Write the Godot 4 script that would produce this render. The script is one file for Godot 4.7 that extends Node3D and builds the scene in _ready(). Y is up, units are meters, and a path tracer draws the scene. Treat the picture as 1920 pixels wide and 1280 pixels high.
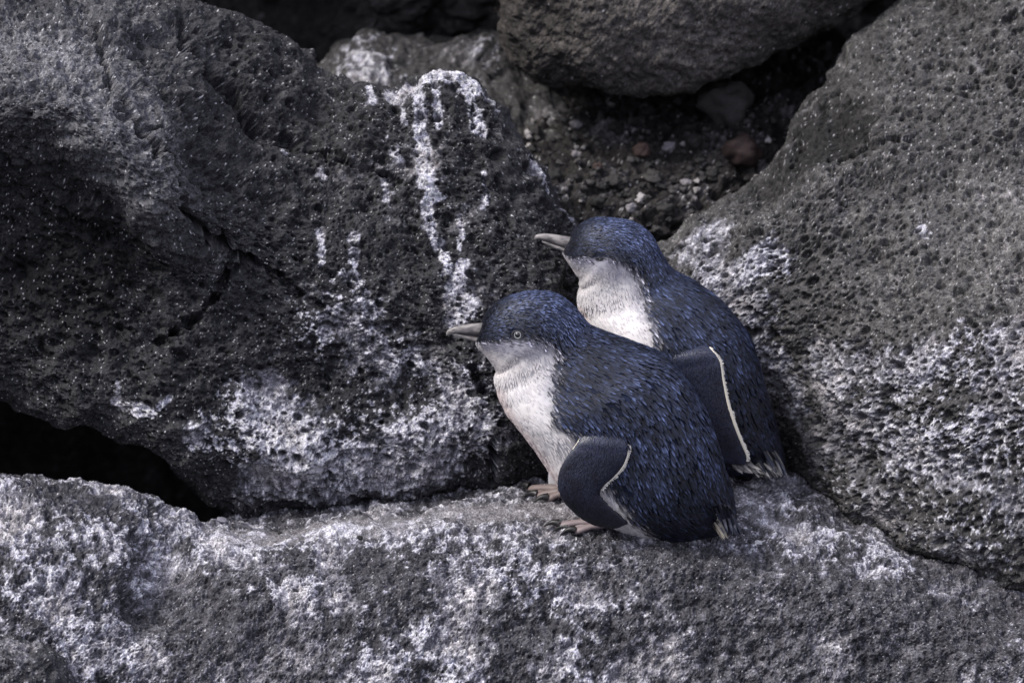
extends Node3D

const PITCH := 18.0          # the camera looks down by so many degrees
const DIST := 4.0            # metres from the lens to the front penguin
const PPM := 1640.0          # photograph pixels per metre at that distance
const Q := 1.0               # mesh fineness (1 = finest)

var cam_at: Vector3
var cam_up: Vector3
var cam_fwd: Vector3
var rng := RandomNumberGenerator.new()
var rock_mat := {}
var ledge := {}
var job := {}                # what the worker threads read

# ------------------------------------------------------------------ helpers
func at(u: float, v: float, z: float) -> Vector3:
	var d := cam_fwd * DIST + Vector3.RIGHT * ((u - 960.0) / PPM) + cam_up * ((640.0 - v) / PPM)
	return cam_at + d * ((z - cam_at.z) / d.z)

func pixel(p: Vector3) -> Vector2:
	var r := p - cam_at
	var k := DIST / r.dot(cam_fwd)
	return Vector2(960.0 + r.x * k * PPM, 640.0 - r.dot(cam_up) * k * PPM)

func tag(o: Node, label := "", category := "", group := "", kind := "") -> void:
	if label: o.set_meta("label", label)
	if category: o.set_meta("category", category)
	if group: o.set_meta("group", group)
	if kind: o.set_meta("kind", kind)

func put(called: String, mesh: Mesh, mat: Material, parent: Node, where := Vector3.ZERO) -> MeshInstance3D:
	var o := MeshInstance3D.new()
	o.name = numbered(called, parent)
	o.mesh = mesh
	o.material_override = mat
	o.position = where
	parent.add_child(o, true)
	return o

func numbered(called: String, parent: Node) -> String:
	var n := called
	var k := 0
	while parent.has_node(n):
		k += 1
		n = "%s_%03d" % [called, k]
	return n

func noise(kind: int, freq: float, oct: int, sd: int, gain := 0.5) -> FastNoiseLite:
	var n := FastNoiseLite.new()
	n.noise_type = kind
	n.frequency = freq
	n.seed = sd
	n.fractal_type = FastNoiseLite.FRACTAL_FBM if oct > 1 else FastNoiseLite.FRACTAL_NONE
	n.fractal_octaves = oct
	n.fractal_gain = gain
	return n

func cells(freq: float, sd: int, what: int) -> FastNoiseLite:
	var n := noise(FastNoiseLite.TYPE_CELLULAR, freq, 1, sd)
	n.cellular_return_type = what
	n.cellular_distance_function = FastNoiseLite.DISTANCE_EUCLIDEAN
	n.cellular_jitter = 1.0
	n.domain_warp_enabled = true
	n.domain_warp_type = FastNoiseLite.DOMAIN_WARP_SIMPLEX
	n.domain_warp_frequency = freq * 0.9
	n.domain_warp_amplitude = 0.35 / freq
	n.domain_warp_fractal_type = FastNoiseLite.DOMAIN_WARP_FRACTAL_NONE
	return n

# ------------------------------------------------------------------ rocks
# A rock is a skin over rails: curves that run across the rock, each a list of
# (u, v, z) that is turned into points in metres. The skin is then pitted,
# cracked and roughened along its normals.
func rail_at(rail: Array, u: float) -> Vector3:
	var n := rail.size()
	var k := 0
	while k < n - 2 and u > rail[k + 1][0]:
		k += 1
	var a: Array = rail[k]
	var b: Array = rail[k + 1]
	var h: float = b[0] - a[0]
	var t: float = clampf((u - a[0]) / h, 0.0, 1.0)
	var out := [0.0, 0.0]
	for c in [1, 2]:
		var m0: float = (b[c] - a[c]) / h
		var m1: float = m0
		if k > 0:
			m0 = slope_of((a[c] - rail[k - 1][c]) / (a[0] - rail[k - 1][0]), m0)
		if k < n - 2:
			m1 = slope_of(m1, (rail[k + 2][c] - b[c]) / (rail[k + 2][0] - b[0]))
		var t2 := t * t
		var t3 := t2 * t
		out[c - 1] = (2 * t3 - 3 * t2 + 1) * a[c] + (t3 - 2 * t2 + t) * h * m0 + (3 * t2 - 2 * t3) * b[c] + (t3 - t2) * h * m1
	return at(u, out[0], out[1])

func slope_of(a: float, b: float) -> float:   # monotone
	return 0.0 if a * b <= 0.0 else 2.0 * a * b / (a + b) * 0.7 + 0.3 * (a + b) * 0.5

func base_column(i: int) -> void:
	var u: float = job.us[i]
	var rails: Array = job.rails
	var ctl := PackedVector3Array()
	for r in rails:
		ctl.append(rail_at(r, u))
	var n := ctl.size()
	var ts := PackedFloat32Array([0.0])
	for k in range(1, n):
		ts.append(ts[k - 1] + maxf(0.004, sqrt(ctl[k].distance_to(ctl[k - 1]))))
	var out := PackedVector3Array()
	var ns: PackedInt32Array = job.ns
	for k in n - 1:
		var a := ctl[k]
		var b := ctl[k + 1]
		var p := ctl[k - 1] if k > 0 else a * 2.0 - b
		var q := ctl[k + 2] if k < n - 2 else b * 2.0 - a
		var bt := ts[k + 1] - ts[k]
		var pt := (ts[k - 1] - ts[k]) if k > 0 else -bt
		var qt := (ts[k + 2] - ts[k]) if k < n - 2 else bt * 2.0
		for j in ns[k]:
			out.append(a.cubic_interpolate_in_time(b, p, q, float(j) / ns[k], bt, pt, qt))
	out.append(ctl[n - 1])
	job.base[i] = out

func shape_column(i: int) -> void:
	var base: Array = job.base
	var cur: PackedVector3Array = base[i]
	var lft: PackedVector3Array = base[maxi(i - 1, 0)]
	var rgt: PackedVector3Array = base[mini(i + 1, base.size() - 1)]
	var K := cur.size()
	var pos := PackedVector3Array(); pos.resize(K)
	var col := PackedColorArray(); col.resize(K)
	var c: Dictionary = job.cfg
	var lump: FastNoiseLite = job.lump
	var mid: FastNoiseLite = job.mid
	var fine: FastNoiseLite = job.fine
	var p1: FastNoiseLite = job.p1
	var v1: FastNoiseLite = job.v1
	var p2: FastNoiseLite = job.p2
	var v2: FastNoiseLite = job.v2
	var mot: FastNoiseLite = job.mot
	var p3: FastNoiseLite = job.p3
	var v3: FastNoiseLite = job.v3
	var big: FastNoiseLite = job.big
	var spk: FastNoiseLite = job.spk
	var marks: Array = job.marks
	var a_lump: float = c.lump
	var a_mid: float = c.mid
	var a_fine: float = c.fine
	var d1: float = c.pit1
	var d2: float = c.pit2
	var keep1: float = c.keep1
	var keep2: float = c.keep2
	var g0: float = c.dust
	var gv: float = c.dust_vary
	var squash: Basis = c.squash
	var dark: Color = c.dark
	var pale: Color = c.pale
	var white: Color = c.white
	var bsize := 20
	var near := []
	for j in K:
		var p := cur[j]
		if j % bsize == 0:
			near.clear()
			var m := cur[mini(j + bsize / 2, K - 1)]
			var reach := 0.004 + maxf(m.distance_to(cur[j]), m.distance_to(cur[mini(j + bsize - 1, K - 1)]))
			for s in marks:
				if m.distance_to(Geometry3D.get_closest_point_to_segment(m, s[0], s[1])) < s[2] + reach:
					near.append(s)
		var n := (cur[mini(j + 1, K - 1)] - cur[maxi(j - 1, 0)]).cross(rgt[j] - lft[j]).normalized()
		var q := squash * p
		var big_n := big.get_noise_3dv(p)
		var h := lump.get_noise_3dv(p) * a_lump - absf(big_n) * a_lump * 0.7
		var nm := mid.get_noise_3dv(q)
		var nf := fine.get_noise_3dv(q)
		var still_ := 0.0        # settled dust levels the small relief
		for s in near:
			if s[3] == 4:
				var ds: float = p.distance_to(Geometry3D.get_closest_point_to_segment(p, s[0], s[1]))
				still_ = maxf(still_, s[4] * (1.0 - smoothstep(s[2] * 0.4, s[2], ds + nm * s[2] * 0.5)))
		h += ((nm - absf(nm) * 0.5) * a_mid + nf * a_fine) * (1.0 - 0.7 * still_)
		var pit := 0.0
		# two sizes of bubble holes; each cell has its own size, many none
		var s1 := 0.5 + 0.5 * v1.get_noise_3dv(q)
		if s1 > keep1:
			var f1 := 1.0 + p1.get_noise_3dv(q)
			var r1 := 0.16 + 0.36 * (s1 - keep1) / (1.0 - keep1)
			var w1 := 1.0 - smoothstep(r1 * 0.55, r1, f1)
			w1 *= 1.0 - still_
			h -= w1 * d1 * (0.5 + r1)
			pit = w1
		var s2 := 0.5 + 0.5 * v2.get_noise_3dv(q)
		if s2 > keep2:
			var f2 := 1.0 + p2.get_noise_3dv(q)
			var r2 := 0.2 + 0.36 * (s2 - keep2) / (1.0 - keep2)
			var w2 := 1.0 - smoothstep(r2 * 0.5, r2, f2)
			w2 *= 1.0 - 0.8 * still_
			h -= w2 * d2
			pit = maxf(pit, w2 * 0.8)
		var s3 := 0.5 + 0.5 * v3.get_noise_3dv(q)
		if s3 > 0.72:
			var w3 := (1.0 - smoothstep(0.12, 0.16 + 0.8 * (s3 - 0.72), 1.0 + p3.get_noise_3dv(q))) * (1.0 - still_)
			h -= w3 * d1 * 1.3
			pit = maxf(pit, w3)
		var mm := mot.get_noise_3dv(p)
		var g := g0 + gv * big_n
		var bleach := 0.0
		for s in near:
			var d: float = p.distance_to(Geometry3D.get_closest_point_to_segment(p, s[0], s[1]))
			if s[3] == 1:      # crack: sharp V with a raised lip on one side
				var wob: float = d + nm * 0.0060 + mm * 0.0025 + nf * 0.001
				h -= (1.0 - smoothstep(s[2] * 0.25, s[2], wob)) * s[4]
			elif s[3] == 2:    # hump or hollow
				h += (1.0 - smoothstep(0.0, s[2], d)) * s[4]
			elif s[3] == 5:    # skin tone: some weathering, mostly lit and shaded areas painted in
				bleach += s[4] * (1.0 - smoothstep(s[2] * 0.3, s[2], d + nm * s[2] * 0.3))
			elif s[3] == 0:    # guano
				g = maxf(g, s[4] * (1.0 - smoothstep(s[2] * 0.35, s[2], d + nm * s[2] * 0.45))) if s[4] > 0.0 else g + s[4] * (1.0 - smoothstep(s[2] * 0.35, s[2], d))
		pos[j] = p + n * h
		var t := clampf(0.5 + 0.55 * mm + 0.45 * nf, 0.0, 1.0)
		var cc := dark.lerp(pale, t * t * (0.55 + 0.45 * big_n) + 0.12 * t)
		var sp := spk.get_noise_3dv(p)
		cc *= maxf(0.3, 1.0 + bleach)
		cc = cc.lerp(c.dusty * (0.8 + 0.3 * mm + 0.25 * nf), still_ * 0.85)
		var cov := smoothstep(0.56 - c.soft, 0.56 + c.soft, g + mm * 0.62 + nf * 0.22 - pit * 0.55 + h * 14.0)
		var wt := white * (0.68 + 0.32 * clampf(0.5 + nf + 0.6 * sp, 0.0, 1.0))
		wt = wt.lerp(Color(wt.r * 1.05, wt.g * 0.98, wt.b * 0.80), clampf(big_n * 1.4 - 0.2 + 0.4 * mm, 0.0, 0.6))
		var film := smoothstep(0.22, 0.75, g + 0.35 * mm + 0.5 * big_n) * (1.0 - 0.7 * pit)
		cc = cc.lerp(wt, film * c.film)
		cc = cc.lerp(wt, cov * 0.93)
		if sp > c.fleck:
			cc = cc.lerp(white, 0.85)
		col[j] = (cc * 1.7).clamp().linear_to_srgb()
	job.pos[i] = pos
	job.col[i] = col

func normal_column(i: int) -> void:
	var all: Array = job.pos
	var cur: PackedVector3Array = all[i]
	var lft: PackedVector3Array = all[maxi(i - 1, 0)]
	var rgt: PackedVector3Array = all[mini(i + 1, all.size() - 1)]
	var K := cur.size()
	var out := PackedVector3Array(); out.resize(K)
	for j in K:
		out[j] = (cur[mini(j + 1, K - 1)] - cur[maxi(j - 1, 0)]).cross(rgt[j] - lft[j]).normalized()
	job.nor[i] = out

func run(f: Callable, n: int) -> void:
	WorkerThreadPool.wait_for_group_task_completion(WorkerThreadPool.add_group_task(f, n, -1, true))

func pick(rec: Dictionary, u: float, v: float) -> Vector3:   # the rock's nearest point that is seen at a pixel
	var us: PackedFloat32Array = rec.us
	var i := us.bsearch(u)
	i = clampi(i, 0, us.size() - 1)
	var colm: PackedVector3Array = rec.pos[i]
	var best := Vector3.ZERO
	var cost := 1e9
	for p in colm:
		var e := absf(pixel(p).y - v)
		var s := maxf(e, 4.0) * 0.01 + (p - cam_at).dot(cam_fwd) * 0.25
		if s < cost:
			cost = s
			best = p
	return best

func build_rock(called: String, label: String, category: String, rails: Array, cfg: Dictionary, cell := 0.0012) -> Dictionary:
	var c := {"lump": 0.012, "mid": 0.004, "fine": 0.0012, "pit1": 0.004, "pit2": 0.0018, "keep1": 0.45, "keep2": 0.35,
		"f_lump": 9.0, "f_mid": 45.0, "f_fine": 260.0, "f_pit1": 85.0, "f_pit2": 230.0, "f_mot": 70.0, "dust": 0.0, "dust_vary": 0.0, "seed": 1, "fleck": 0.86,
		"squash": Basis.IDENTITY, "dark": Color(0.030, 0.030, 0.033), "pale": Color(0.105, 0.105, 0.11), "white": Color(0.68, 0.67, 0.79), "mot_oct": 4, "film": 0.42, "dusty": Color(0.30, 0.285, 0.30), "soft": 0.10, "coarse": [], "marks": [], "kind": ""}
	c.merge(cfg, true)
	cell /= Q
	var u0: float = rails[0][0][0]
	var u1: float = rails[0][-1][0]
	for r in rails:
		u0 = maxf(u0, r[0][0])
		u1 = minf(u1, r[-1][0])
	var us := PackedFloat32Array()
	var u := u0
	while u < u1:
		us.append(u)
		u += cell * PPM * (1.0 if u > -30.0 and u < 1950.0 else 5.0 if u > -400.0 else 14.0)
	us.append(u1)
	var ns := PackedInt32Array()
	for k in rails.size() - 1:
		var l := 0.0
		for m in 9:
			var uu := lerpf(maxf(u0, -30.0), minf(u1, 1950.0), m / 8.0)
			l += rail_at(rails[k], uu).distance_to(rail_at(rails[k + 1], uu)) / 9.0
		var co: float = c.coarse[k] if k < c.coarse.size() else 1.0
		ns.append(maxi(2, int(l / (cell * co))))
	var N := us.size()
	job = {"us": us, "rails": rails, "ns": ns, "cfg": c, "base": [], "pos": [], "col": [], "nor": [], "marks": []}
	for k in ["base", "pos", "col", "nor"]:
		job[k].resize(N)
	run(base_column, N)
	# marks: cracks, humps and stains, each a chain of points found on the skin
	var rec := {"us": us, "pos": job.base}
	for m in c.marks:
		var pts := []
		for q in m[2]:
			pts.append(pick(rec, q[0], q[1]))
		var rad: float = m[1]
		for k in maxi(1, pts.size() - 1):
			var last: Vector3 = pts[mini(k + 1, pts.size() - 1)]
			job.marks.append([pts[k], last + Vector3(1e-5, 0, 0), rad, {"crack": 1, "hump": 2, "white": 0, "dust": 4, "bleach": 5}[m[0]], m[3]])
	var s: int = c.seed
	job.lump = noise(FastNoiseLite.TYPE_SIMPLEX_SMOOTH, c.f_lump, 3, s)
	job.mid = noise(FastNoiseLite.TYPE_SIMPLEX, c.f_mid, 3, s + 1, 0.55)
	job.fine = noise(FastNoiseLite.TYPE_SIMPLEX, c.f_fine, 2, s + 2, 0.6)
	job.p1 = cells(c.f_pit1, s + 3, FastNoiseLite.RETURN_DISTANCE)
	job.v1 = cells(c.f_pit1, s + 3, FastNoiseLite.RETURN_CELL_VALUE)
	job.p2 = cells(c.f_pit2, s + 4, FastNoiseLite.RETURN_DISTANCE)
	job.v2 = cells(c.f_pit2, s + 4, FastNoiseLite.RETURN_CELL_VALUE)
	job.p3 = cells(c.f_pit1 * 0.42, s + 8, FastNoiseLite.RETURN_DISTANCE)
	job.v3 = cells(c.f_pit1 * 0.42, s + 8, FastNoiseLite.RETURN_CELL_VALUE)
	job.mot = noise(FastNoiseLite.TYPE_SIMPLEX, c.f_mot, c.mot_oct, s + 5, 0.62)
	job.big = noise(FastNoiseLite.TYPE_SIMPLEX_SMOOTH, 11.0, 2, s + 6)
	job.spk = noise(FastNoiseLite.TYPE_SIMPLEX, 330.0, 1, s + 7)
	run(shape_column, N)
	run(normal_column, N)
	var K: int = job.pos[0].size()
	var V := PackedVector3Array()
	var NN := PackedVector3Array()
	var C := PackedColorArray()
	for i in N:
		V.append_array(job.pos[i])
		NN.append_array(job.nor[i])
		C.append_array(job.col[i])
	var idx := PackedInt32Array()
	idx.resize((N - 1) * (K - 1) * 6)
	var w := 0
	for i in N - 1:
		for j in K - 1:
			var a := i * K + j
			idx[w] = a; idx[w + 1] = a + K; idx[w + 2] = a + 1
			idx[w + 3] = a + 1; idx[w + 4] = a + K; idx[w + 5] = a + K + 1
			w += 6
	var arr := []
	arr.resize(Mesh.ARRAY_MAX)
	arr[Mesh.ARRAY_VERTEX] = V
	arr[Mesh.ARRAY_NORMAL] = NN
	arr[Mesh.ARRAY_COLOR] = C
	arr[Mesh.ARRAY_INDEX] = idx
	var mesh := ArrayMesh.new()
	mesh.add_surface_from_arrays(Mesh.PRIMITIVE_TRIANGLES, arr)
	var o := put(called, mesh, rock_mat[cfg.get("mat", "grain")], self)
	tag(o, label, category, "", c.kind)
	return {"us": us, "pos": job.pos, "node": o}

func stone_textures() -> void:
	var n := 1024
	var a := noise(FastNoiseLite.TYPE_SIMPLEX, 0.11, 3, 71, 0.6).get_seamless_image(n, n).get_data()
	var b := noise(FastNoiseLite.TYPE_SIMPLEX, 0.022, 3, 72, 0.6).get_seamless_image(n, n).get_data()
	var cn := noise(FastNoiseLite.TYPE_CELLULAR, 0.09, 1, 73)
	cn.cellular_return_type = FastNoiseLite.RETURN_DISTANCE
	var c := cn.get_seamless_image(n, n).get_data()
	var alb := PackedByteArray(); alb.resize(n * n)
	var hgt := PackedByteArray(); hgt.resize(n * n)
	for i in n * n:
		var g: int = a[i]
		var hole: int = 0 if c[i] > 70 else (70 - c[i]) * 2
		var x := 188 + (g - 128) * 3 / 4 + (b[i] - 128) * 1 / 2 - hole / 2  # small holes darkened in colour too, as painted recess shade
		alb[i] = clampi(x, 60, 255)
		hgt[i] = clampi(128 + (g - 128) / 2 + (b[i] - 128) / 2 - hole, 0, 255)
	var ta := ImageTexture.create_from_image(Image.create_from_data(n, n, false, Image.FORMAT_L8, alb))
	var th := ImageTexture.create_from_image(Image.create_from_data(n, n, false, Image.FORMAT_L8, hgt))
	for k in ["grain", "soft"]:
		var m := StandardMaterial3D.new()
		m.resource_name = "basalt_" + k
		m.vertex_color_use_as_albedo = true
		m.vertex_color_is_srgb = true
		m.albedo_color = Color(1.0, 1.0, 1.0)
		m.albedo_texture = ta
		m.roughness = 0.82
		m.metallic_specular = 0.35
		m.uv1_triplanar = true
		m.uv1_scale = Vector3.ONE * 3.1
		m.heightmap_enabled = true
		m.heightmap_texture = th
		m.heightmap_scale = 0.12 if k == "grain" else 0.06
		rock_mat[k] = m

# ------------------------------------------------------------------ lofted bodies
# sections: [front_u, front_v, back_u, back_v, half_width_px, z]; rings through front and back
class Loft:
	var c: Array[Vector3] = []
	var h: Array[Vector3] = []
	var w: Array[Vector3] = []
	var e := 1.0
	func cub(a: Array[Vector3], t: float) -> Vector3:
		var n := a.size()
		var k := clampi(int(t), 0, n - 2)
		return a[k].cubic_interpolate(a[k + 1], a[maxi(k - 1, 0)], a[mini(k + 2, n - 1)], t - k)
	func at(t: float, ang: float) -> Vector3:
		var s := sin(ang)
		return cub(c, t) - cub(h, t) * cos(ang) + cub(w, t) * (signf(s) * pow(absf(s), e))
	func last() -> float:
		return c.size() - 1.0

func make_loft(secs: Array, z: float, e := 1.0) -> Loft:
	var l := Loft.new()
	l.e = e
	for s in secs:
		var zz: float = z + (s[5] if s.size() > 5 else 0.0)
		var f := at(s[0], s[1], zz)
		var b := at(s[2], s[3], zz)
		if s.size() > 6:
			f.z += s[6]
			b.z -= s[6]
		l.c.append((f + b) * 0.5)
		l.h.append((b - f) * 0.5)
		l.w.append(Vector3(0, 0, s[4] / PPM))
	return l

func loft_mesh(l: Loft, rings: int, segs: int, paint: Callable, bump: Callable) -> ArrayMesh:
	var V := PackedVector3Array()
	var C := PackedColorArray()
	var N := PackedVector3Array()
	for i in rings + 1:
		var t := l.last() * i / rings
		for j in segs + 1:
			var a := TAU * j / segs
			var p := l.at(t, a)
			p += bump.call(t, a, p)
			V.append(p)
			var tone: Color = paint.call(t, a, p)
			C.append(tone.linear_to_srgb())
	var S := segs + 1
	for i in rings + 1:
		for j in S:
			var jp := j + 1 if j < segs else 1
			var jm := j - 1 if j > 0 else segs - 1
			var d1 := V[mini(i + 1, rings) * S + j] - V[maxi(i - 1, 0) * S + j]
			var d2 := V[i * S + jp] - V[i * S + jm]
			N.append(d1.cross(d2).normalized())
	var idx := PackedInt32Array()
	for i in rings:
		for j in segs:
			var a := i * S + j
			idx.append_array(PackedInt32Array([a, a + 1, a + S, a + 1, a + S + 1, a + S]))
	for end in [0, rings]:      # caps
		var mid := V.size()
		var cen := Vector3.ZERO
		for j in segs:
			cen += V[end * S + j] / segs
		V.append(cen)
		C.append(C[end * S])
		var prev: int = (1 if end == 0 else rings - 1) * S
		N.append((cen - V[prev]).normalized() if rings > 1 else Vector3.UP)
		for j in segs:
			if end == 0:
				idx.append_array(PackedInt32Array([mid, end * S + j + 1, end * S + j]))
			else:
				idx.append_array(PackedInt32Array([mid, end * S + j, end * S + j + 1]))
	var arr := []
	arr.resize(Mesh.ARRAY_MAX)
	arr[Mesh.ARRAY_VERTEX] = V
	arr[Mesh.ARRAY_NORMAL] = N
	arr[Mesh.ARRAY_COLOR] = C
	arr[Mesh.ARRAY_INDEX] = idx
	var m := ArrayMesh.new()
	m.add_surface_from_arrays(Mesh.PRIMITIVE_TRIANGLES, arr)
	return m

func still(_t: float, _a: float, _p: Vector3) -> Vector3:
	return Vector3.ZERO

func moved(m: ArrayMesh, off: Vector3) -> ArrayMesh:    # the same mesh about another origin
	var arr := m.surface_get_arrays(0)
	var v: PackedVector3Array = arr[Mesh.ARRAY_VERTEX]
	for i in v.size():
		v[i] -= off
	arr[Mesh.ARRAY_VERTEX] = v
	var o := ArrayMesh.new()
	o.add_surface_from_arrays(Mesh.PRIMITIVE_TRIANGLES, arr)
	return o

func tube(path: PackedVector3Array, rad: PackedFloat32Array, segs := 8, flat := 1.0) -> ArrayMesh:
	var st := SurfaceTool.new()
	st.begin(Mesh.PRIMITIVE_TRIANGLES)
	var n := path.size()
	for i in n:
		var d := (path[mini(i + 1, n - 1)] - path[maxi(i - 1, 0)]).normalized()
		var x := d.cross(Vector3.UP)
		x = x.normalized() if x.length() > 0.05 else Vector3.RIGHT
		var y := x.cross(d).normalized()
		for j in segs + 1:
			var a := TAU * j / segs
			st.add_vertex(path[i] + (x * cos(a) + y * sin(a) * flat) * rad[i])
	for i in n - 1:
		for j in segs:
			var a := i * (segs + 1) + j
			for k in [a, a + segs + 1, a + 1, a + 1, a + segs + 1, a + segs + 2]:
				st.add_index(k)
	st.generate_normals()
	return st.commit()

# ------------------------------------------------------------------ penguins
func feather_mesh(lift: float, even := false) -> ArrayMesh:
	# one small contour feather, a metre long and a metre wide before scaling: dark at its root, pale at the rim and tip
	var st := SurfaceTool.new()
	st.begin(Mesh.PRIMITIVE_TRIANGLES)
	var rows := [[0.0, 0.28], [0.35, 0.5], [0.75, 0.4], [1.0, 0.04]]
	for r in rows:
		var y: float = r[0]
		var zz := lift * sin(y * 2.2)
		for s in [-1, 0, 1]:
			var k: float = ([0.2, 0.5, 1.0, 0.75][rows.find(r)]) if s == 0 else ([0.15, 0.2, 0.28, 0.6][rows.find(r)])
			if even:
				k = lerpf(0.86, 1.0, y)
			st.set_color(Color(k, k, k * (1.06 if s == 0 else 1.0)))
			st.add_vertex(Vector3(r[1] * s, y, zz + (0.10 if s == 0 else 0.0) * (1.0 - y)))
	for i in 3:
		for j in 2:
			var a := i * 3 + j
			for k in [a, a + 3, a + 1, a + 1, a + 3, a + 4]:
				st.add_index(k)
	st.generate_normals()
	return st.commit()

func bm_soft(m: StandardMaterial3D) -> StandardMaterial3D:
	var d: StandardMaterial3D = m.duplicate()
	d.resource_name = "white_down"
	d.roughness = 0.8
	d.metallic_specular = 0.25
	return d

func scatter(called: String, mesh: Mesh, xf: Array[Transform3D], cols: PackedColorArray, parent: Node) -> void:
	var mm := MultiMesh.new()
	mm.transform_format = MultiMesh.TRANSFORM_3D
	mm.use_colors = true
	mm.mesh = mesh
	mm.instance_count = xf.size()
	for i in xf.size():
		mm.set_instance_transform(i, xf[i])
		mm.set_instance_color(i, cols[i])
	var mi := MultiMeshInstance3D.new()
	mi.name = numbered(called, parent)
	mi.multimesh = mm
	tag(mi, "", "", "", "stuff")
	parent.add_child(mi, true)

func penguin(called: String, label: String, P: Dictionary) -> Node3D:
	var z: float = P.z
	var root := Node3D.new()
	root.name = numbered(called, self)
	tag(root, label, "penguin", "little penguins on the ledge")
	root.position = P.base
	add_child(root, true)
	var org: Vector3 = P.base
	var body := make_loft(P.body, z, 0.95)
	var edge: Array = P.edge          # where blue plumage ends, as a share from front to back, per section
	var nz := noise(FastNoiseLite.TYPE_SIMPLEX, 130.0, 2, 5)
	var nl := noise(FastNoiseLite.TYPE_SIMPLEX_SMOOTH, 28.0, 3, 9)
	var head_end: float = P.head_end
	# colour of the plumage at (section, angle)
	var paint := func(t: float, a: float, p: Vector3) -> Color:
		var k := clampi(int(t), 0, edge.size() - 2)
		var b: float = lerpf(edge[k], edge[k + 1], t - k)
		var f: float = (1.0 - cos(a)) * 0.5
		var far := sin(a) < 0.0
		if far and t > head_end:
			b *= 0.6
		var n := nz.get_noise_3dv(p)
		var e := f - b + n * 0.045
		var patch := nl.get_noise_3dv(p)
		var blue := Color(0.005, 0.0065, 0.013).lerp(Color(0.028, 0.037, 0.073), clampf(0.42 + patch * 0.7, 0.0, 1.0))
		var white := Color(0.76, 0.735, 0.73).lerp(Color(0.68, 0.645, 0.635), clampf(0.5 + patch, 0.0, 1.0))
		if t < head_end + 1.2:
			var ww := Color(0.56, 0.53, 0.525)
			white = ww.lerp(white, smoothstep(head_end - 1.0, head_end + 1.2, t))
			# grey cheek under the eye
			var cheek := smoothstep(-0.34, -0.17, e) * smoothstep(1.2, 2.2, t) * (1.0 - smoothstep(head_end, head_end + 1.0, t))
			white = white.lerp(Color(0.21, 0.205, 0.25).lerp(Color(0.40, 0.385, 0.41), clampf(0.4 + nl.get_noise_3dv(p * 1.8) * 1.6, 0.0, 1.0)), cheek * 0.9)
			blue = blue.lerp(Color(0.008, 0.009, 0.015), 1.0 - smoothstep(0.0, 0.2, e))
			blue = blue.lerp(Color(0.007, 0.008, 0.013), 1.0 - smoothstep(0.8, 3.4, t))
		else:
			var rosy := (1.0 - smoothstep(0.0, 0.10, f)) * 0.6
			white = white.lerp(Color(0.66, 0.51, 0.47), rosy)
		var near_cap := smoothstep(-0.22, 0.0, e) * (1.0 - smoothstep(head_end + 2.0, head_end + 4.0, t))
		white = white.lerp(Color(0.20, 0.20, 0.25), near_cap * 0.72)
		var crown := smoothstep(0.68, 0.95, f) * smoothstep(2.4, 3.6, t) * (1.0 - smoothstep(head_end, head_end + 1.5, t))
		blue = blue.lerp(Color(0.036, 0.047, 0.092), crown * 0.75)  # bluish sky sheen painted onto the crown
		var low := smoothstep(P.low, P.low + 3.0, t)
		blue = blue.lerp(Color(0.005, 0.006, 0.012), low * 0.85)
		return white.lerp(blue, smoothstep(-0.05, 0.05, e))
	var bump := func(t: float, a: float, p: Vector3) -> Vector3:
		var out := (p - body.cub(body.c, t)).normalized()
		var h := nl.get_noise_3dv(p * 0.7) * 0.0022 * smoothstep(1.0, 3.0, t)
		# folds of the throat
		for fold in P.folds:
			var d: float = t - fold[0] - 0.25 * cos(a)
			h -= fold[1] * exp(-d * d / (2.0 * fold[2] * fold[2])) * smoothstep(0.5, 0.05, (1.0 - cos(a)) * 0.5)
		for b in P.bumps:
			var x: float = (t - b[0]) / b[2]
			var y: float = (a - b[1]) / b[3]
			h += b[4] * exp(-0.5 * (x * x + y * y))
		return out * h
	var bmesh := moved(loft_mesh(body, 170, 96, paint, bump), org)
	var bm := StandardMaterial3D.new()
	bm.resource_name = "down"
	bm.vertex_color_use_as_albedo = true
	bm.vertex_color_is_srgb = true
	bm.roughness = 0.75
	bm.metallic_specular = 0.3
	var bnode := put("body", bmesh, bm, root)
	# plumage
	var fm := StandardMaterial3D.new()
	fm.resource_name = "plumage"
	fm.vertex_color_use_as_albedo = true
	fm.roughness = 0.5
	fm.metallic_specular = 0.42
	fm.cull_mode = BaseMaterial3D.CULL_DISABLED
	var mesh := feather_mesh(0.05)
	mesh.surface_set_material(0, fm)
	var eye_a := acos(1.0 - 2.0 * P.eye[1])
	var eye_at := body.at(P.eye[0], eye_a)
	eye_at += bump.call(P.eye[0], eye_a, eye_at)
	var xf: Array[Transform3D] = []
	var cols := PackedColorArray()
	var wxf: Array[Transform3D] = []
	var wcols := PackedColorArray()
	rng.seed = P.seed
	var tries := 0
	var amax := 1.2e-3
	while xf.size() < P.feathers and tries < P.feathers * 14:
		tries += 1
		var t := rng.randf_range(0.15, body.last() - 0.25)
		var a := rng.randf_range(-PI * 0.55, PI * 1.35)
		var p := body.at(t, a)
		var dt := (body.at(t + 0.05, a) - p) * 20.0
		var da := (body.at(t, a + 0.05) - p) * 20.0
		var headness := 1.0 - smoothstep(head_end, head_end + 2.0, t)
		var area := da.cross(dt)
		if rng.randf() > area.length() / amax * (1.0 + 3.0 * headness):
			continue
		var nrm := area.normalized()
		if nrm.dot(p - body.cub(body.c, t)) < 0.0:
			nrm = -nrm
		var dir := dt.normalized()
		p += bump.call(t, a, p)
		if p.distance_to(eye_at) < 0.0075 or (p + dir * 0.006).distance_to(eye_at) < 0.0075:
			continue
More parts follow.
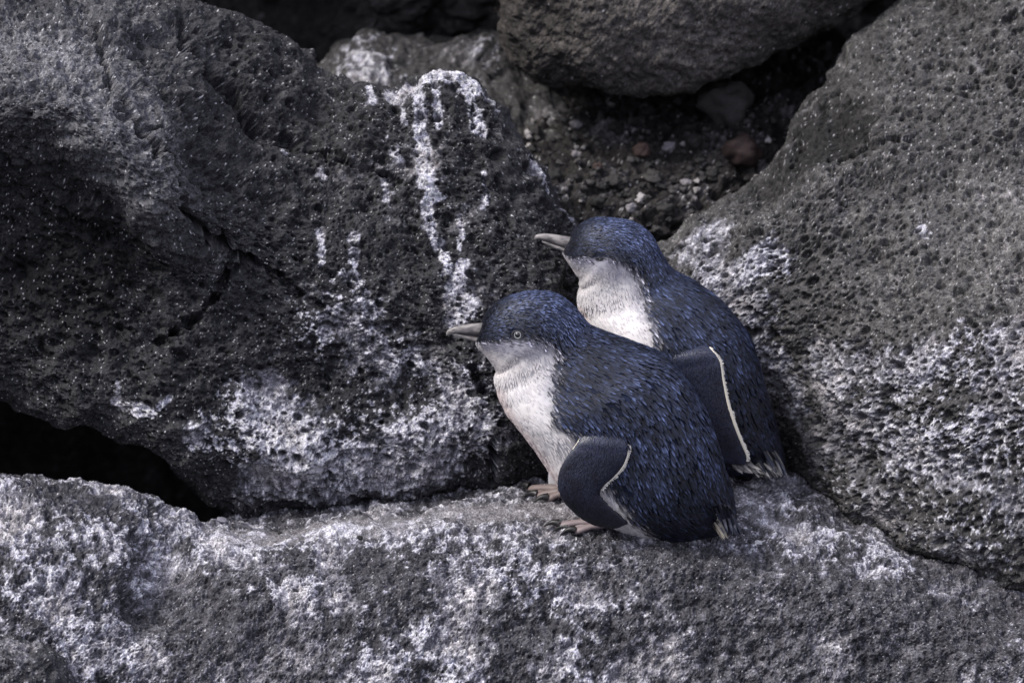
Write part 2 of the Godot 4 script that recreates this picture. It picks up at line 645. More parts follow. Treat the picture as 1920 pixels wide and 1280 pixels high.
		var c: Color = paint.call(t + rng.randfn(0.0, 0.12), a + rng.randfn(0.0, 0.035), p)
		var isw := smoothstep(0.14, 0.24, c.r)
		var lng: float = lerpf(rng.randf_range(0.0080, 0.0120), rng.randf_range(0.0040, 0.0065), headness)
		var wid: float = lerpf(rng.randf_range(0.0022, 0.0034), rng.randf_range(0.0010, 0.0016), headness)
		if isw > 0.5:
			wid *= 0.6
			lng *= 0.7
		var side := dir.cross(nrm).normalized()
		dir = (dir + side * rng.randfn(0.0, 0.10 + 0.08 * headness) + nrm * rng.randf_range(0.07, 0.16) * (1.0 - 0.75 * isw)).normalized()
		side = dir.cross(nrm).normalized()
		var up := side.cross(dir).normalized()
		var tf := Transform3D(Basis(side * wid, dir * lng, up * lng), p - org + nrm * 0.0004)
		if isw > 0.5:
			if rng.randf() > 0.4:
				continue
			var wv := rng.randf_range(0.92, 1.05)
			wxf.append(tf)
			wcols.append(Color(c.r * wv, c.g * wv, c.b * wv))
			continue
		xf.append(tf)
		var v := rng.randf_range(0.35, 1.5)
		if isw < 0.5 and rng.randf() < 0.22 + 0.15 * headness:
			v *= 3.0
		v *= 1.7
		cols.append(Color(c.r * v, c.g * v, c.b * v))
	scatter("plumage", mesh, xf, cols, bnode)
	var soft := feather_mesh(0.03, true)
	soft.surface_set_material(0, bm_soft(fm))
	scatter("down", soft, wxf, wcols, bnode)
	# beak
	var horn := StandardMaterial3D.new()
	horn.resource_name = "horn"
	horn.vertex_color_use_as_albedo = true
	horn.vertex_color_is_srgb = true
	horn.roughness = 0.42
	var hn := noise(FastNoiseLite.TYPE_SIMPLEX, 190.0, 3, 3)
	var beak := Node3D.new()
	beak.name = "beak"
	root.add_child(beak, true)
	var up_part := [true]
	var bk := func(t: float, a: float, p: Vector3) -> Color:
		var gape := cos(a) if up_part[0] else -cos(a)
		var st_ := hn.get_noise_3d(p.x * 0.35, p.y * 1.6, p.z)
		var c := Color(0.28, 0.26, 0.25).lerp(Color(0.10, 0.093, 0.093), clampf(0.45 + st_ * 1.3, 0.0, 1.0))
		c = c.lerp(Color(0.05, 0.045, 0.05), smoothstep(0.55, 0.9, gape) * 0.8 * (1.0 - smoothstep(2.6, 4.0, t)))
		return c.lerp(Color(0.045, 0.042, 0.046), (1.0 - smoothstep(0.4, 1.7, t)) * 0.8)
	put("upper_mandible", moved(loft_mesh(make_loft(P.beak_up, z), 26, 20, bk, still), org), horn, beak)
	up_part[0] = false
	put("lower_mandible", moved(loft_mesh(make_loft(P.beak_low, z), 22, 18, bk, still), org), horn, beak)
	# eyes
	for s in [1.0, -1.0]:
		var t: float = P.eye[0]
		var a: float = acos(1.0 - 2.0 * P.eye[1]) * s
		var p := body.at(t, a)
		var nrm := (body.at(t, a + 0.05 * s) - p).cross(body.at(t + 0.05, a) - p).normalized()
		if nrm.dot(p - body.cub(body.c, t)) < 0.0:
			nrm = -nrm
		p += bump.call(t, a, p)
		eye(root, p - org, nrm, P.eye[2])
	# flippers
	flipper(root, P.flip, z, org, P.seed, 1.0, P.flip_z)
	flipper(root, P.flip, z, org, P.seed + 7, -1.0, P.flip_z)
	# tail: stiff short quills with pale tips
	var quill := StandardMaterial3D.new()
	quill.resource_name = "tail_quill"
	quill.vertex_color_use_as_albedo = true
	quill.roughness = 0.6
	var st := feather_mesh(0.02)
	st.surface_set_material(0, fm)
	var tx: Array[Transform3D] = []
	var tc := PackedColorArray()
	for q in P.tail:
		for r in q[5]:
			var off: float = rng.randf_range(-q[6], q[6])
			var p0 := at(q[0] + off, q[1] + rng.randf_range(-5, 5), z + P.tail_z + rng.randf_range(-0.03, 0.03))
			var p1 := at(q[2] + off + rng.randf_range(-4, 4), q[3] + rng.randf_range(-4, 4), z + P.tail_z + 0.008 + rng.randf_range(-0.03, 0.03))
			p1.x = p0.x + (p1.x - p0.x)
			var d := p1 - p0
			var sx := d.cross(Vector3(rng.randf_range(-0.3, 0.3), 0.2, 1)).normalized()
			tx.append(Transform3D(Basis(sx * rng.randf_range(0.003, 0.005), d, sx.cross(d).normalized() * 0.004), p0 - org))
			var c: Color = q[4]
			tc.append(c * rng.randf_range(0.6, 1.3))
	scatter("tail", st, tx, tc, root)
	# feet
	for f in P.feet:
		foot(root, f, org)
	return root

func eye(root: Node3D, p: Vector3, n: Vector3, open: float) -> void:
	var e := Node3D.new()
	e.name = numbered("eye", root)
	root.add_child(e, true)
	var y := Vector3.UP
	var x := y.cross(n).normalized()
	y = n.cross(x).normalized()
	e.transform = Transform3D(Basis(x, y, n).scaled_local(Vector3.ONE * 0.92), p - n * 0.0007)
	var black := StandardMaterial3D.new()
	black.albedo_color = Color(0.13, 0.13, 0.15) if open > 0.6 else Color(0.08, 0.08, 0.09)
	black.roughness = 0.6
	var wet := StandardMaterial3D.new()
	wet.albedo_color = Color(0.03, 0.03, 0.035)
	wet.roughness = 0.08
	wet.clearcoat_enabled = true
	wet.clearcoat = 0.6
	var iris := StandardMaterial3D.new()
	iris.albedo_color = Color(0.52, 0.53, 0.54)
	iris.roughness = 0.35
	# dark rim of bare lid
	var lid := TorusMesh.new()
	lid.inner_radius = 0.0044
	lid.outer_radius = 0.0066
	lid.rings = 28
	lid.ring_segments = 10
	var lm := put("eyelid", lid, black, e)
	lm.transform = Transform3D(Basis(Vector3(1.25, 0, 0), Vector3(0, 0, 1.0), Vector3(0, -open, 0)), Vector3(0, 0, 0.0006))
	var ball := SphereMesh.new()
	ball.radius = 0.0052
	ball.height = 0.0104
	ball.radial_segments = 24
	ball.rings = 14
	var bl := put("eyeball", ball, wet, e, Vector3(0, 0, -0.0028))
	bl.scale = Vector3(1, maxf(open, 0.3), 1)
	if open > 0.6:
		var ring := TorusMesh.new()
		ring.inner_radius = 0.0032
		ring.outer_radius = 0.0046
		ring.rings = 28
		ring.ring_segments = 8
		var r := put("iris", ring, iris, e)
		r.transform = Transform3D(Basis(Vector3(1, 0, 0), Vector3(0, 0, 0.45), Vector3(0, -1, 0)), Vector3(0, 0, 0.0014))

func flipper(root: Node3D, F: Dictionary, z: float, org: Vector3, sd: int, side: float, zo: float) -> void:
	var secs := []
	for s in F.secs:
		var dz: float = s[5] if s.size() > 5 else 0.0
		secs.append([s[0], s[1], s[2], s[3], s[4], (zo + dz) * side, (s[6] if s.size() > 6 else 0.0) * side])
	var l := make_loft(secs, z, 0.8)
	if side < 0.0:     # the wing of the far flank lies a little further forward
		for i in l.c.size():
			l.c[i] += Vector3(-0.012, 0.004, 0)
	var nz := noise(FastNoiseLite.TYPE_SIMPLEX, 420.0, 2, sd)
	var nl := noise(FastNoiseLite.TYPE_SIMPLEX_SMOOTH, 35.0, 2, sd)
	var paint := func(t: float, a: float, p: Vector3) -> Color:
		var c := Color(0.012, 0.013, 0.024).lerp(Color(0.034, 0.039, 0.072), clampf(0.45 + 0.6 * nl.get_noise_3dv(p) + 0.45 * nz.get_noise_3dv(p), 0.0, 1.0))
		c = c.lerp(Color(0.046, 0.056, 0.105), (1.0 - smoothstep(1.0, l.last() * 0.45, t)) * 0.55)  # bluish sheen painted in towards the shoulder
		c = c.lerp(Color(0.009, 0.009, 0.015), smoothstep(l.last() * 0.45, l.last() * 0.75, t) * 0.7 * F.tip_dark)
		if sin(a) * side < -0.15:       # pale underside
			c = Color(0.5, 0.49, 0.5)
		return c
	var bump := func(t: float, a: float, p: Vector3) -> Vector3:
		# rows of scale-like feathers
		return Vector3(0, 0, side) * (0.00012 * sin(t * 52.0 + 3.0 * cos(a) + nl.get_noise_3dv(p) * 6.0) + nz.get_noise_3dv(p) * 0.0005) * clampf(sin(a) * side * 3.0, 0.0, 1.0)
	var skin := StandardMaterial3D.new()
	skin.resource_name = "flipper_skin"
	skin.vertex_color_use_as_albedo = true
	skin.vertex_color_is_srgb = true
	skin.roughness = 0.42
	skin.metallic_specular = 0.5
	var o := put("flipper", moved(loft_mesh(l, 90, 48, paint, bump), org), skin, root)
	var sxf: Array[Transform3D] = []
	var scol := PackedColorArray()
	var scale_mesh := feather_mesh(0.04)
	var smat: StandardMaterial3D = skin.duplicate()
	smat.vertex_color_is_srgb = false
	smat.cull_mode = BaseMaterial3D.CULL_DISABLED
	scale_mesh.surface_set_material(0, smat)
	rng.seed = sd + 100
	for i in 5200:
		var t := rng.randf_range(0.5, l.last() - 0.15)
		var a := rng.randf_range(0.06, 0.97) * PI * side
		var p := l.at(t, a)
		var dt := l.at(t + 0.05, a) - p
		var da := l.at(t, a + 0.05) - p
		var nrm := dt.cross(da).normalized()
		if nrm.z * side < 0.0:
			nrm = -nrm
		var d := (dt.normalized() + nrm * 0.10 + dt.cross(nrm).normalized() * rng.randfn(0.0, 0.15)).normalized()
		var sx := d.cross(nrm).normalized()
		var ln := rng.randf_range(0.0026, 0.0042)
		var c: Color = paint.call(t, a, p)
		sxf.append(Transform3D(Basis(sx * 0.0015, d * ln, sx.cross(d) * ln), p - org + nrm * 0.0002))
		var v := rng.randf_range(0.7, 1.7)
		scol.append(Color(c.r * v, c.g * v, c.b * v))
	scatter("scale_feathers", scale_mesh, sxf, scol, o)
	# pale fringe along the trailing edge
	var fr := StandardMaterial3D.new()
	fr.resource_name = "fringe"
	fr.albedo_color = Color(0.90, 0.87, 0.80)
	fr.roughness = 0.7
	for run_ in F.fringe:
		var path := PackedVector3Array()
		var rad := PackedFloat32Array()
		var n := 60
		for i in n + 1:
			var t: float = lerpf(run_[0], run_[1], float(i) / n)
			var p := l.at(t, PI if run_[3] else 0.0)
			path.append(p - org + Vector3(0, 0, 0.0006 * side))
			rad.append((0.58 if run_[3] else 1.0) * run_[2] * (sin(PI * clampf(float(i) / n, 0.06, 0.94)) * 0.5 + 0.5))
		var tb := put("flipper_fringe", tube(path, rad, 8), fr, o)
		if not run_[3]:
			continue
		# loose pale barbs outward, dark ones combed over their roots
		var pale_barb := feather_mesh(0.0, true)
		var pm: StandardMaterial3D = bm_soft(fr)
		pm.vertex_color_use_as_albedo = true
		pm.albedo_color = Color.WHITE
		pm.cull_mode = BaseMaterial3D.CULL_DISABLED
		pale_barb.surface_set_material(0, pm)
		var px: Array[Transform3D] = []
		var pc := PackedColorArray()
		rng.seed = sd
		var thin: float = clampf(run_[2] / 0.003, 0.35, 1.0)
		var wild := noise(FastNoiseLite.TYPE_SIMPLEX_SMOOTH, 60.0, 2, sd)
		for i in 420:
			var t: float = lerpf(run_[0], run_[1], (i + rng.randf()) / 420.0)
			var p := l.at(t, PI)
			var inward := l.at(t, PI * 0.9) - p
			inward.z = 0.0
			var d := -inward.normalized()
			var along := (l.at(t + 0.05, PI) - p).normalized()
			var dark: bool = i % 3 == 0
			var uneven := 1.0 + 0.35 * wild.get_noise_3dv(p)
			d = (d + along * rng.randf_range(0.1, 0.7)).normalized()
			var sx := d.cross(Vector3(0, 0, side)).normalized()
			var ln := rng.randf_range(0.0045, 0.0072) * thin * uneven
			var back := 0.0048 * thin if dark else 0.0028
			px.append(Transform3D(Basis(sx * (0.0009 if dark else 0.0013), d * ln, sx.cross(d) * ln), p - org - d * back + Vector3(0, 0, (0.0016 if dark else 0.0008) * side)))
			var v := rng.randf_range(0.75, 1.05)
			pc.append(Color(0.03, 0.032, 0.055) if dark else Color(0.86 * v, 0.82 * v, 0.74 * v))
		scatter("fringe_barbs", pale_barb, px, pc, o)

func foot(root: Node3D, f: Dictionary, org: Vector3) -> void:
	var o := Node3D.new()
	o.name = numbered("foot", root)
	root.add_child(o, true)
	var skin := StandardMaterial3D.new()
	skin.resource_name = "foot_skin"
	skin.albedo_color = f.color
	skin.roughness = 0.55
	var claw := StandardMaterial3D.new()
	claw.resource_name = "claw"
	claw.albedo_color = Color(0.10, 0.095, 0.10)
	claw.roughness = 0.45
	var heel: Vector3 = pick(ledge, f.heel[0], f.heel[1]) + Vector3(0, 0.006, 0) - org
	var tips := []
	for t in f.toes:
		tips.append(pick(ledge, t[0], t[1]) + Vector3(0, 0.0025, 0) - org)
	for k in tips.size():
		var tip: Vector3 = tips[k]
		var path := PackedVector3Array()
		var rad := PackedFloat32Array()
		for i in 9:
			var s := i / 8.0
			path.append(heel.lerp(tip, s * 0.82) + Vector3(0, 0.004 * sin(s * PI) - 0.002 * s, 0))
			rad.append(lerpf(0.0072, 0.0045, s) * (1.0 + 0.16 * sin(s * 17.0)) * (1.0 if i < 8 else 0.55))
		put("toe", tube(path, rad, 10, 0.75), skin, o)
		var cp := PackedVector3Array()
		var cr := PackedFloat32Array()
		var d := (tip - heel).normalized()
		for i in 7:
			var s := i / 6.0
			cp.append(heel.lerp(tip, 0.78) + d * 0.017 * s + Vector3(0, 0.002 + 0.003 * sin(s * PI) - 0.004 * s, 0))
			cr.append(lerpf(0.0052, 0.0006, s))
		put("claw", tube(cp, cr, 8), claw, o)
	# web between the toes
	var st := SurfaceTool.new()
	st.begin(Mesh.PRIMITIVE_TRIANGLES)
	for k in tips.size() - 1:
		var a: Vector3 = heel
		for i in 8:
			for h in 2:
				var s0 := i / 8.0
				var s1 := (i + 1) / 8.0
				var l0: Vector3 = a.lerp(tips[k], s0 * 0.8)
				var l1: Vector3 = a.lerp(tips[k], s1 * 0.8)
				var r0: Vector3 = a.lerp(tips[k + 1], s0 * 0.8)
				var r1: Vector3 = a.lerp(tips[k + 1], s1 * 0.8)
				var up := Vector3(0, 0.0016 if h == 0 else -0.001, 0)
				for v in ([l0, l1, r0, r0, l1, r1] if h == 0 else [l0, r0, l1, r0, r1, l1]):
					st.add_vertex(v + up)
	st.generate_normals()
	put("web", st.commit(), skin, o)

# ------------------------------------------------------------------ small stones
func pebble_mesh(sd: int, rough: float) -> ArrayMesh:
	var sp := SphereMesh.new()
	sp.radius = 1.0
	sp.height = 2.0
	sp.radial_segments = 26
	sp.rings = 16
	var arr := sp.get_mesh_arrays()
	var v: PackedVector3Array = arr[Mesh.ARRAY_VERTEX]
	var n := noise(FastNoiseLite.TYPE_SIMPLEX_SMOOTH, 0.8, 3, sd)
	var cn := noise(FastNoiseLite.TYPE_CELLULAR, 0.7, 1, sd)
	cn.cellular_return_type = FastNoiseLite.RETURN_DISTANCE
	for i in v.size():
		var p := v[i]
		v[i] = p * (1.0 + n.get_noise_3dv(p) * rough + cn.get_noise_3dv(p) * rough * 0.35)
	arr[Mesh.ARRAY_VERTEX] = v
	var st := SurfaceTool.new()
	var am := ArrayMesh.new()
	am.add_surface_from_arrays(Mesh.PRIMITIVE_TRIANGLES, arr)
	st.create_from(am, 0)
	st.generate_normals()
	return st.commit()

func pebble(on: Dictionary, u: float, v: float, px: float, flat: float, col: Color, sd: int, label: String, category := "stone", group := "", called := "pebble") -> void:
	var m := StandardMaterial3D.new()
	m.resource_name = "stone"
	m.albedo_color = col
	m.albedo_texture = rock_mat.grain.albedo_texture
	m.uv1_triplanar = true
	m.uv1_scale = Vector3.ONE * 0.45
	m.roughness = 0.8
	var r := px * 0.5 / PPM
	var o := put(called, pebble_mesh(sd, 0.5), m, self, pick(on, u, v) + Vector3(0, r * flat * 0.45, 0))
	rng.seed = sd
	o.rotation = Vector3(rng.randf_range(-0.3, 0.3), rng.randf_range(0, TAU), rng.randf_range(-0.3, 0.3))
	o.scale = Vector3(r, r * flat, r * rng.randf_range(0.7, 1.0))
	tag(o, label, category, group)

# ------------------------------------------------------------------ the scene
func _ready() -> void:
	var p := deg_to_rad(PITCH)
	cam_at = Vector3(0, sin(p), cos(p)) * DIST
	cam_up = Vector3(0, cos(p), -sin(p))
	cam_fwd = Vector3(0, -sin(p), -cos(p))
	var cam := Camera3D.new()
	cam.name = "camera"
	cam.fov = rad_to_deg(2.0 * atan(640.0 / (PPM * DIST)))
	cam.near = 0.05
	cam.far = 400.0
	cam.transform = Transform3D(Basis(Vector3.RIGHT, cam_up, -cam_fwd), cam_at)
	var lens := CameraAttributesPhysical.new()
	lens.frustum_focus_distance = 3.98
	lens.frustum_focal_length = 123.0
	lens.exposure_aperture = 4.6
	cam.attributes = lens
	add_child(cam)
	cam.current = true
	# light: an overcast sky and a broad soft sun
	var we := WorldEnvironment.new()
	we.name = "environment"
	var env := Environment.new()
	env.background_mode = Environment.BG_SKY
	var sky_m := ProceduralSkyMaterial.new()
	sky_m.sky_top_color = Color(0.68, 0.69, 0.76)
	sky_m.sky_horizon_color = Color(0.53, 0.54, 0.60)
	sky_m.sky_curve = 0.25
	sky_m.ground_bottom_color = Color(0.10, 0.10, 0.11)
	sky_m.ground_horizon_color = Color(0.25, 0.25, 0.27)
	sky_m.sun_angle_max = 1.0
	var sky := Sky.new()
	sky.sky_material = sky_m
	env.sky = sky
	env.tonemap_mode = Environment.TONE_MAPPER_LINEAR
	env.tonemap_exposure = 2.5
	env.sdfgi_enabled = true
	env.ssao_enabled = true
	env.ssil_enabled = true
	we.environment = env
	add_child(we)
	var sun := DirectionalLight3D.new()
	sun.name = "sun"
	sun.light_energy = 0.5
	sun.light_angular_distance = 20.0
	sun.light_color = Color(1.0, 0.98, 0.96)
	sun.shadow_enabled = true
	add_child(sun)
	sun.look_at_from_position(Vector3(-0.75, 1.0, 0.35), Vector3.ZERO)

	stone_textures()
	build_setting()
	build_birds()
	build_stones()

func build_setting() -> void:
	# the ground below the boulders
	var gm := PlaneMesh.new()
	gm.size = Vector2(160, 160)
	gm.subdivide_width = 8
	gm.subdivide_depth = 8
	var gmat := StandardMaterial3D.new()
	gmat.resource_name = "dark_gravel"
	gmat.albedo_color = Color(0.2, 0.2, 0.205)
	gmat.albedo_texture = rock_mat.grain.albedo_texture
	gmat.uv1_triplanar = true
	gmat.uv1_scale = Vector3.ONE * 2.0
	gmat.roughness = 0.9
	tag(put("ground", gm, gmat, self, Vector3(0, -0.75, 0)), "dark ground under the boulders", "ground", "", "structure")
	var sq := Basis(Vector3(0, 0, 1), 0.5).scaled(Vector3(0.75, 1.25, 1.0))

	# --- the big dark boulder on the left
	var left := [
		[[-2200, 300, -1.6], [330, 330, -1.55], [700, 400, -1.2], [1060, 560, -0.6], [1112, 700, -0.5]],
		[[-2200, -160, -0.5], [0, 10, -0.5], [330, 90, -0.5], [590, 210, -0.46], [850, 230, -0.42], [1000, 370, -0.38], [1090, 480, -0.36], [1112, 560, -0.36]],
		[[-2200, -400, -0.24], [0, -110, -0.24], [200, -45, -0.25], [325, -3, -0.27], [390, 7, -0.28], [435, 22, -0.29], [475, 40, -0.29], [530, 64, -0.30], [580, 98, -0.30], [597, 128, -0.30], [650, 148, -0.28], [700, 164, -0.27], [735, 164, -0.27], [760, 150, -0.27], [800, 142, -0.27], [850, 131, -0.27], [880, 146, -0.27], [930, 176, -0.26], [946, 190, -0.26], [962, 222, -0.26], [1000, 300, -0.25], [1030, 350, -0.25], [1060, 386, -0.25], [1092, 414, -0.26], [1112, 480, -0.3]],
		[[-2200, 0, -0.05], [0, 70, -0.06], [200, 100, -0.09], [330, 130, -0.13], [450, 160, -0.20], [600, 240, -0.21], [760, 240, -0.21], [900, 280, -0.20], [1000, 390, -0.20], [1092, 490, -0.22], [1112, 540, -0.29]],
		[[-2200, 245, 0.04], [-300, 235, 0.03], [0, 214, 0.02], [120, 206, 0.015], [200, 260, 0.01], [300, 345, 0.0], [380, 395, -0.05], [600, 420, -0.13], [800, 420, -0.15], [950, 450, -0.15], [1092, 570, -0.18], [1112, 600, -0.27]],
		[[-2200, 400, -0.07], [-300, 380, -0.035], [0, 370, -0.04], [200, 430, -0.05], [300, 490, -0.065], [400, 525, -0.085], [600, 560, -0.085], [800, 580, -0.10], [950, 600, -0.11], [1092, 680, -0.15], [1112, 690, -0.25]],
		[[-2200, 640, -0.03], [-300, 600, -0.03], [0, 610, -0.03], [200, 650, -0.03], [350, 690, -0.03], [500, 720, -0.06], [700, 715, -0.075], [900, 720, -0.09], [1000, 750, -0.09], [1092, 800, -0.13], [1112, 800, -0.22]],
		[[-2200, 830, -0.02], [-300, 680, -0.02], [0, 690, -0.02], [200, 765, -0.015], [350, 830, -0.02], [500, 855, -0.035], [700, 845, -0.05], [850, 832, -0.06], [920, 830, -0.07], [1000, 840, -0.09], [1092, 860, -0.12], [1112, 850, -0.2]],
		[[-2200, 905, -0.05], [-300, 735, -0.055], [0, 747, -0.055], [130, 800, -0.05], [250, 846, -0.045], [350, 893, -0.035], [400, 936, -0.065], [470, 958, -0.075], [600, 957, -0.085], [750, 947, -0.095], [850, 938, -0.10], [920, 920, -0.105], [1000, 908, -0.12], [1092, 900, -0.12], [1112, 890, -0.2]],
		[[-2200, 880, -0.16], [-300, 700, -0.16], [0, 715, -0.16], [250, 815, -0.16], [400, 940, -0.16], [600, 965, -0.18], [850, 950, -0.20], [1000, 920, -0.22], [1112, 870, -0.24]],
		[[-2200, 800, -1.6], [-300, 620, -1.6], [400, 760, -1.5], [850, 800, -0.55], [1112, 800, -0.4]],
	]
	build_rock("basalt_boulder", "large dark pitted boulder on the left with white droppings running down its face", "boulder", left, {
		"seed": 11, "lump": 0.016, "mid": 0.0075, "fine": 0.0016, "pit1": 0.0075, "pit2": 0.0036, "keep1": 0.62, "keep2": 0.36, "f_pit1": 82.0, "f_pit2": 190.0, "squash": sq,
		"dark": Color(0.022, 0.022, 0.025), "pale": Color(0.098, 0.096, 0.097), "dust": -0.22, "dust_vary": 0.12, "coarse": [6, 4, 1.2, 1, 1, 1, 1, 1, 1, 3, 6],
		"marks": [
			["crack", 0.010, [[335, 25], [352, 75], [395, 125], [440, 172], [500, 225], [560, 252]], 0.015],
			["crack", 0.006, [[470, 215], [520, 250], [560, 262], [640, 290]], 0.010],
			["crack", 0.006, [[180, 50], [186, 100], [203, 155], [240, 190], [262, 235], [300, 240]], 0.012],
			["crack", 0.008, [[262, 235], [300, 280], [335, 300], [341, 350], [347, 400], [392, 450], [430, 480], [470, 490]], 0.018],
			["crack", 0.006, [[470, 490], [520, 520], [560, 545], [600, 580]], 0.012],
			["crack", 0.007, [[470, 490], [420, 522], [398, 552], [370, 590], [330, 615], [300, 638]], 0.016],
			["crack", 0.004, [[400, 350], [470, 345], [520, 380]], 0.004],
			["crack", 0.005, [[560, 260], [640, 300], [720, 320], [760, 345]], 0.009],
			["crack", 0.004, [[90, 380], [150, 420], [210, 450]], 0.008],
			["hump", 0.035, [[400, 130], [480, 215], [560, 262]], -0.010],
			["crack", 0.005, [[924, 820], [925, 860], [922, 905]], 0.014],
			["crack", 0.006, [[880, 690], [900, 730], [930, 745]], 0.014],
			["bleach", 0.10, [[-100, 60], [60, 110], [180, 160], [260, 270], [320, 380]], 1.0],  # dry weathered band, also painted paler for the light it catches
			["bleach", 0.12, [[0, 20], [200, 30], [300, 60]], 0.5],  # more painted light across the upward face
			["bleach", 0.12, [[60, 400], [160, 500], [60, 580]], -0.3],  # shade of the hollow painted into the colour
			["hump", 0.06, [[450, 80], [540, 130]], 0.016],
			["hump", 0.05, [[250, 380], [330, 470], [390, 520]], 0.012],
			["hump", 0.06, [[480, 820], [560, 850]], 0.012],
			["hump", 0.05, [[760, 800], [850, 830]], 0.012],
			# droppings along the top edge and down the face
			["white", 0.019, [[740, 170], [800, 150], [850, 140], [890, 160]], 0.85],
			["white", 0.10, [[780, 300], [860, 380], [900, 520]], 0.17],
			["white", 0.09, [[620, 640], [720, 760], [860, 760]], 0.36],
			["white", 0.009, [[890, 158], [930, 183], [942, 190]], 0.72],
			["white", 0.011, [[690, 168], [698, 190]], 0.66],
			["white", 0.013, [[785, 160], [787, 230], [790, 275]], 0.66],
			["white", 0.006, [[905, 200], [908, 250]], 0.6],
			["white", 0.006, [[752, 180], [756, 225]], 0.6],
			["white", 0.007, [[862, 400], [866, 440], [858, 470]], 0.52],
			["white", 0.006, [[720, 330], [724, 372]], 0.5],
			["white", 0.02, [[640, 520], [680, 545]], 0.5],
			["white", 0.009, [[818, 160], [822, 230]], 0.68],
			["white", 0.011, [[875, 160], [888, 200], [892, 240]], 0.68],
			["white", 0.015, [[788, 280], [800, 330], [812, 365]], 0.80],
			["white", 0.012, [[800, 365], [802, 420], [818, 450], [835, 475], [838, 500]], 0.74],
			["white", 0.015, [[865, 495], [862, 530], [855, 560]], 0.66],
			["white", 0.024, [[850, 545], [880, 570], [860, 600]], 0.62],
			["white", 0.008, [[910, 320], [915, 360], [905, 385]], 0.55],
			["white", 0.010, [[740, 280], [745, 295]], 0.58],
			["white", 0.008, [[600, 430], [602, 490]], 0.58],
			["white", 0.011, [[665, 440], [662, 500], [668, 530]], 0.6],
			["white", 0.007, [[537, 260], [537, 278]], 0.6],
			["white", 0.010, [[600, 316], [606, 322]], 0.55],
			["white", 0.010, [[215, 760], [260, 770], [285, 780]], 0.82],
			["white", 0.007, [[290, 770], [315, 752]], 0.7],
			["white", 0.006, [[218, 720], [220, 750]], 0.5],
			["white", 0.05, [[640, 560], [700, 620], [760, 690], [830, 740]], 0.42],
			["white", 0.035, [[745, 690], [790, 700]], 0.55],
			["white", 0.04, [[380, 800], [440, 860], [500, 900]], 0.45],
			["white", 0.07, [[470, 770], [560, 830], [640, 880]], 0.6],
			["white", 0.09, [[640, 890], [760, 800], [860, 780]], 0.5],
			["white", 0.06, [[740, 900], [880, 860]], 0.46],
			["white", 0.04, [[480, 930], [640, 930]], 0.42],
			["white", 0.012, [[990, 300], [1020, 345], [1055, 382], [1090, 410]], 0.5],
		]})

	# --- the rock in front whose ledge the penguins stand on
	var front := [
		[[-2200, 1250, -1.6], [-300, 1150, -1.6], [330, 1100, -1.5], [460, 960, -0.55], [1000, 880, -0.55], [1500, 860, -0.5], [2250, 950, -0.6]],
		[[-2200, 960, -0.14], [0, 965, -0.12], [200, 985, -0.11], [300, 1000, -0.11], [380, 990, -0.12], [460, 955, -0.13], [600, 935, -0.14], [900, 900, -0.15], [1100, 876, -0.17], [1400, 862, -0.20], [1500, 880, -0.2], [1600, 950, -0.16], [1800, 1050, -0.12], [2250, 1130, -0.12]],
		[[-2200, 870, 0.05], [-300, 878, 0.04], [0, 887, 0.03], [60, 892, 0.025], [130, 903, 0.02], [200, 908, 0.01], [280, 920, 0.0], [330, 946, -0.01], [390, 985, -0.01], [460, 992, -0.01], [600, 975, -0.02], [750, 962, -0.025], [900, 945, -0.03], [1100, 935, -0.035], [1400, 940, -0.05], [1500, 965, -0.06], [1600, 1000, -0.04], [1800, 1065, -0.01], [1920, 1120, 0.0], [2250, 1180, 0.0]],
		[[-2200, 950, 0.13], [0, 970, 0.11], [200, 1000, 0.10], [300, 1052, 0.075], [400, 1035, 0.06], [600, 1020, 0.05], [850, 1004, 0.04], [1000, 994, 0.035], [1200, 1002, 0.032], [1350, 1014, 0.025], [1500, 1040, 0.02], [1650, 1070, 0.02], [1800, 1115, 0.03], [1920, 1165, 0.04], [2250, 1240, 0.09]],
		[[-2200, 1090, 0.2], [0, 1095, 0.18], [200, 1110, 0.155], [300, 1125, 0.12], [500, 1095, 0.10], [800, 1065, 0.085], [1000, 1050, 0.08], [1200, 1055, 0.075], [1500, 1090, 0.07], [1800, 1170, 0.07], [1920, 1220, 0.08], [2250, 1290, 0.12]],
		[[-2200, 1300, 0.26], [0, 1290, 0.24], [300, 1290, 0.20], [600, 1280, 0.175], [1000, 1280, 0.155], [1500, 1290, 0.13], [1920, 1330, 0.12], [2250, 1400, 0.14]],
		[[-2200, 1560, 0.3], [600, 1560, 0.22], [1500, 1560, 0.18], [2250, 1600, 0.16]],
		[[-2200, 2100, 0.10], [600, 2100, 0.08], [1500, 2100, 0.05], [2250, 2100, 0.05]],
	]
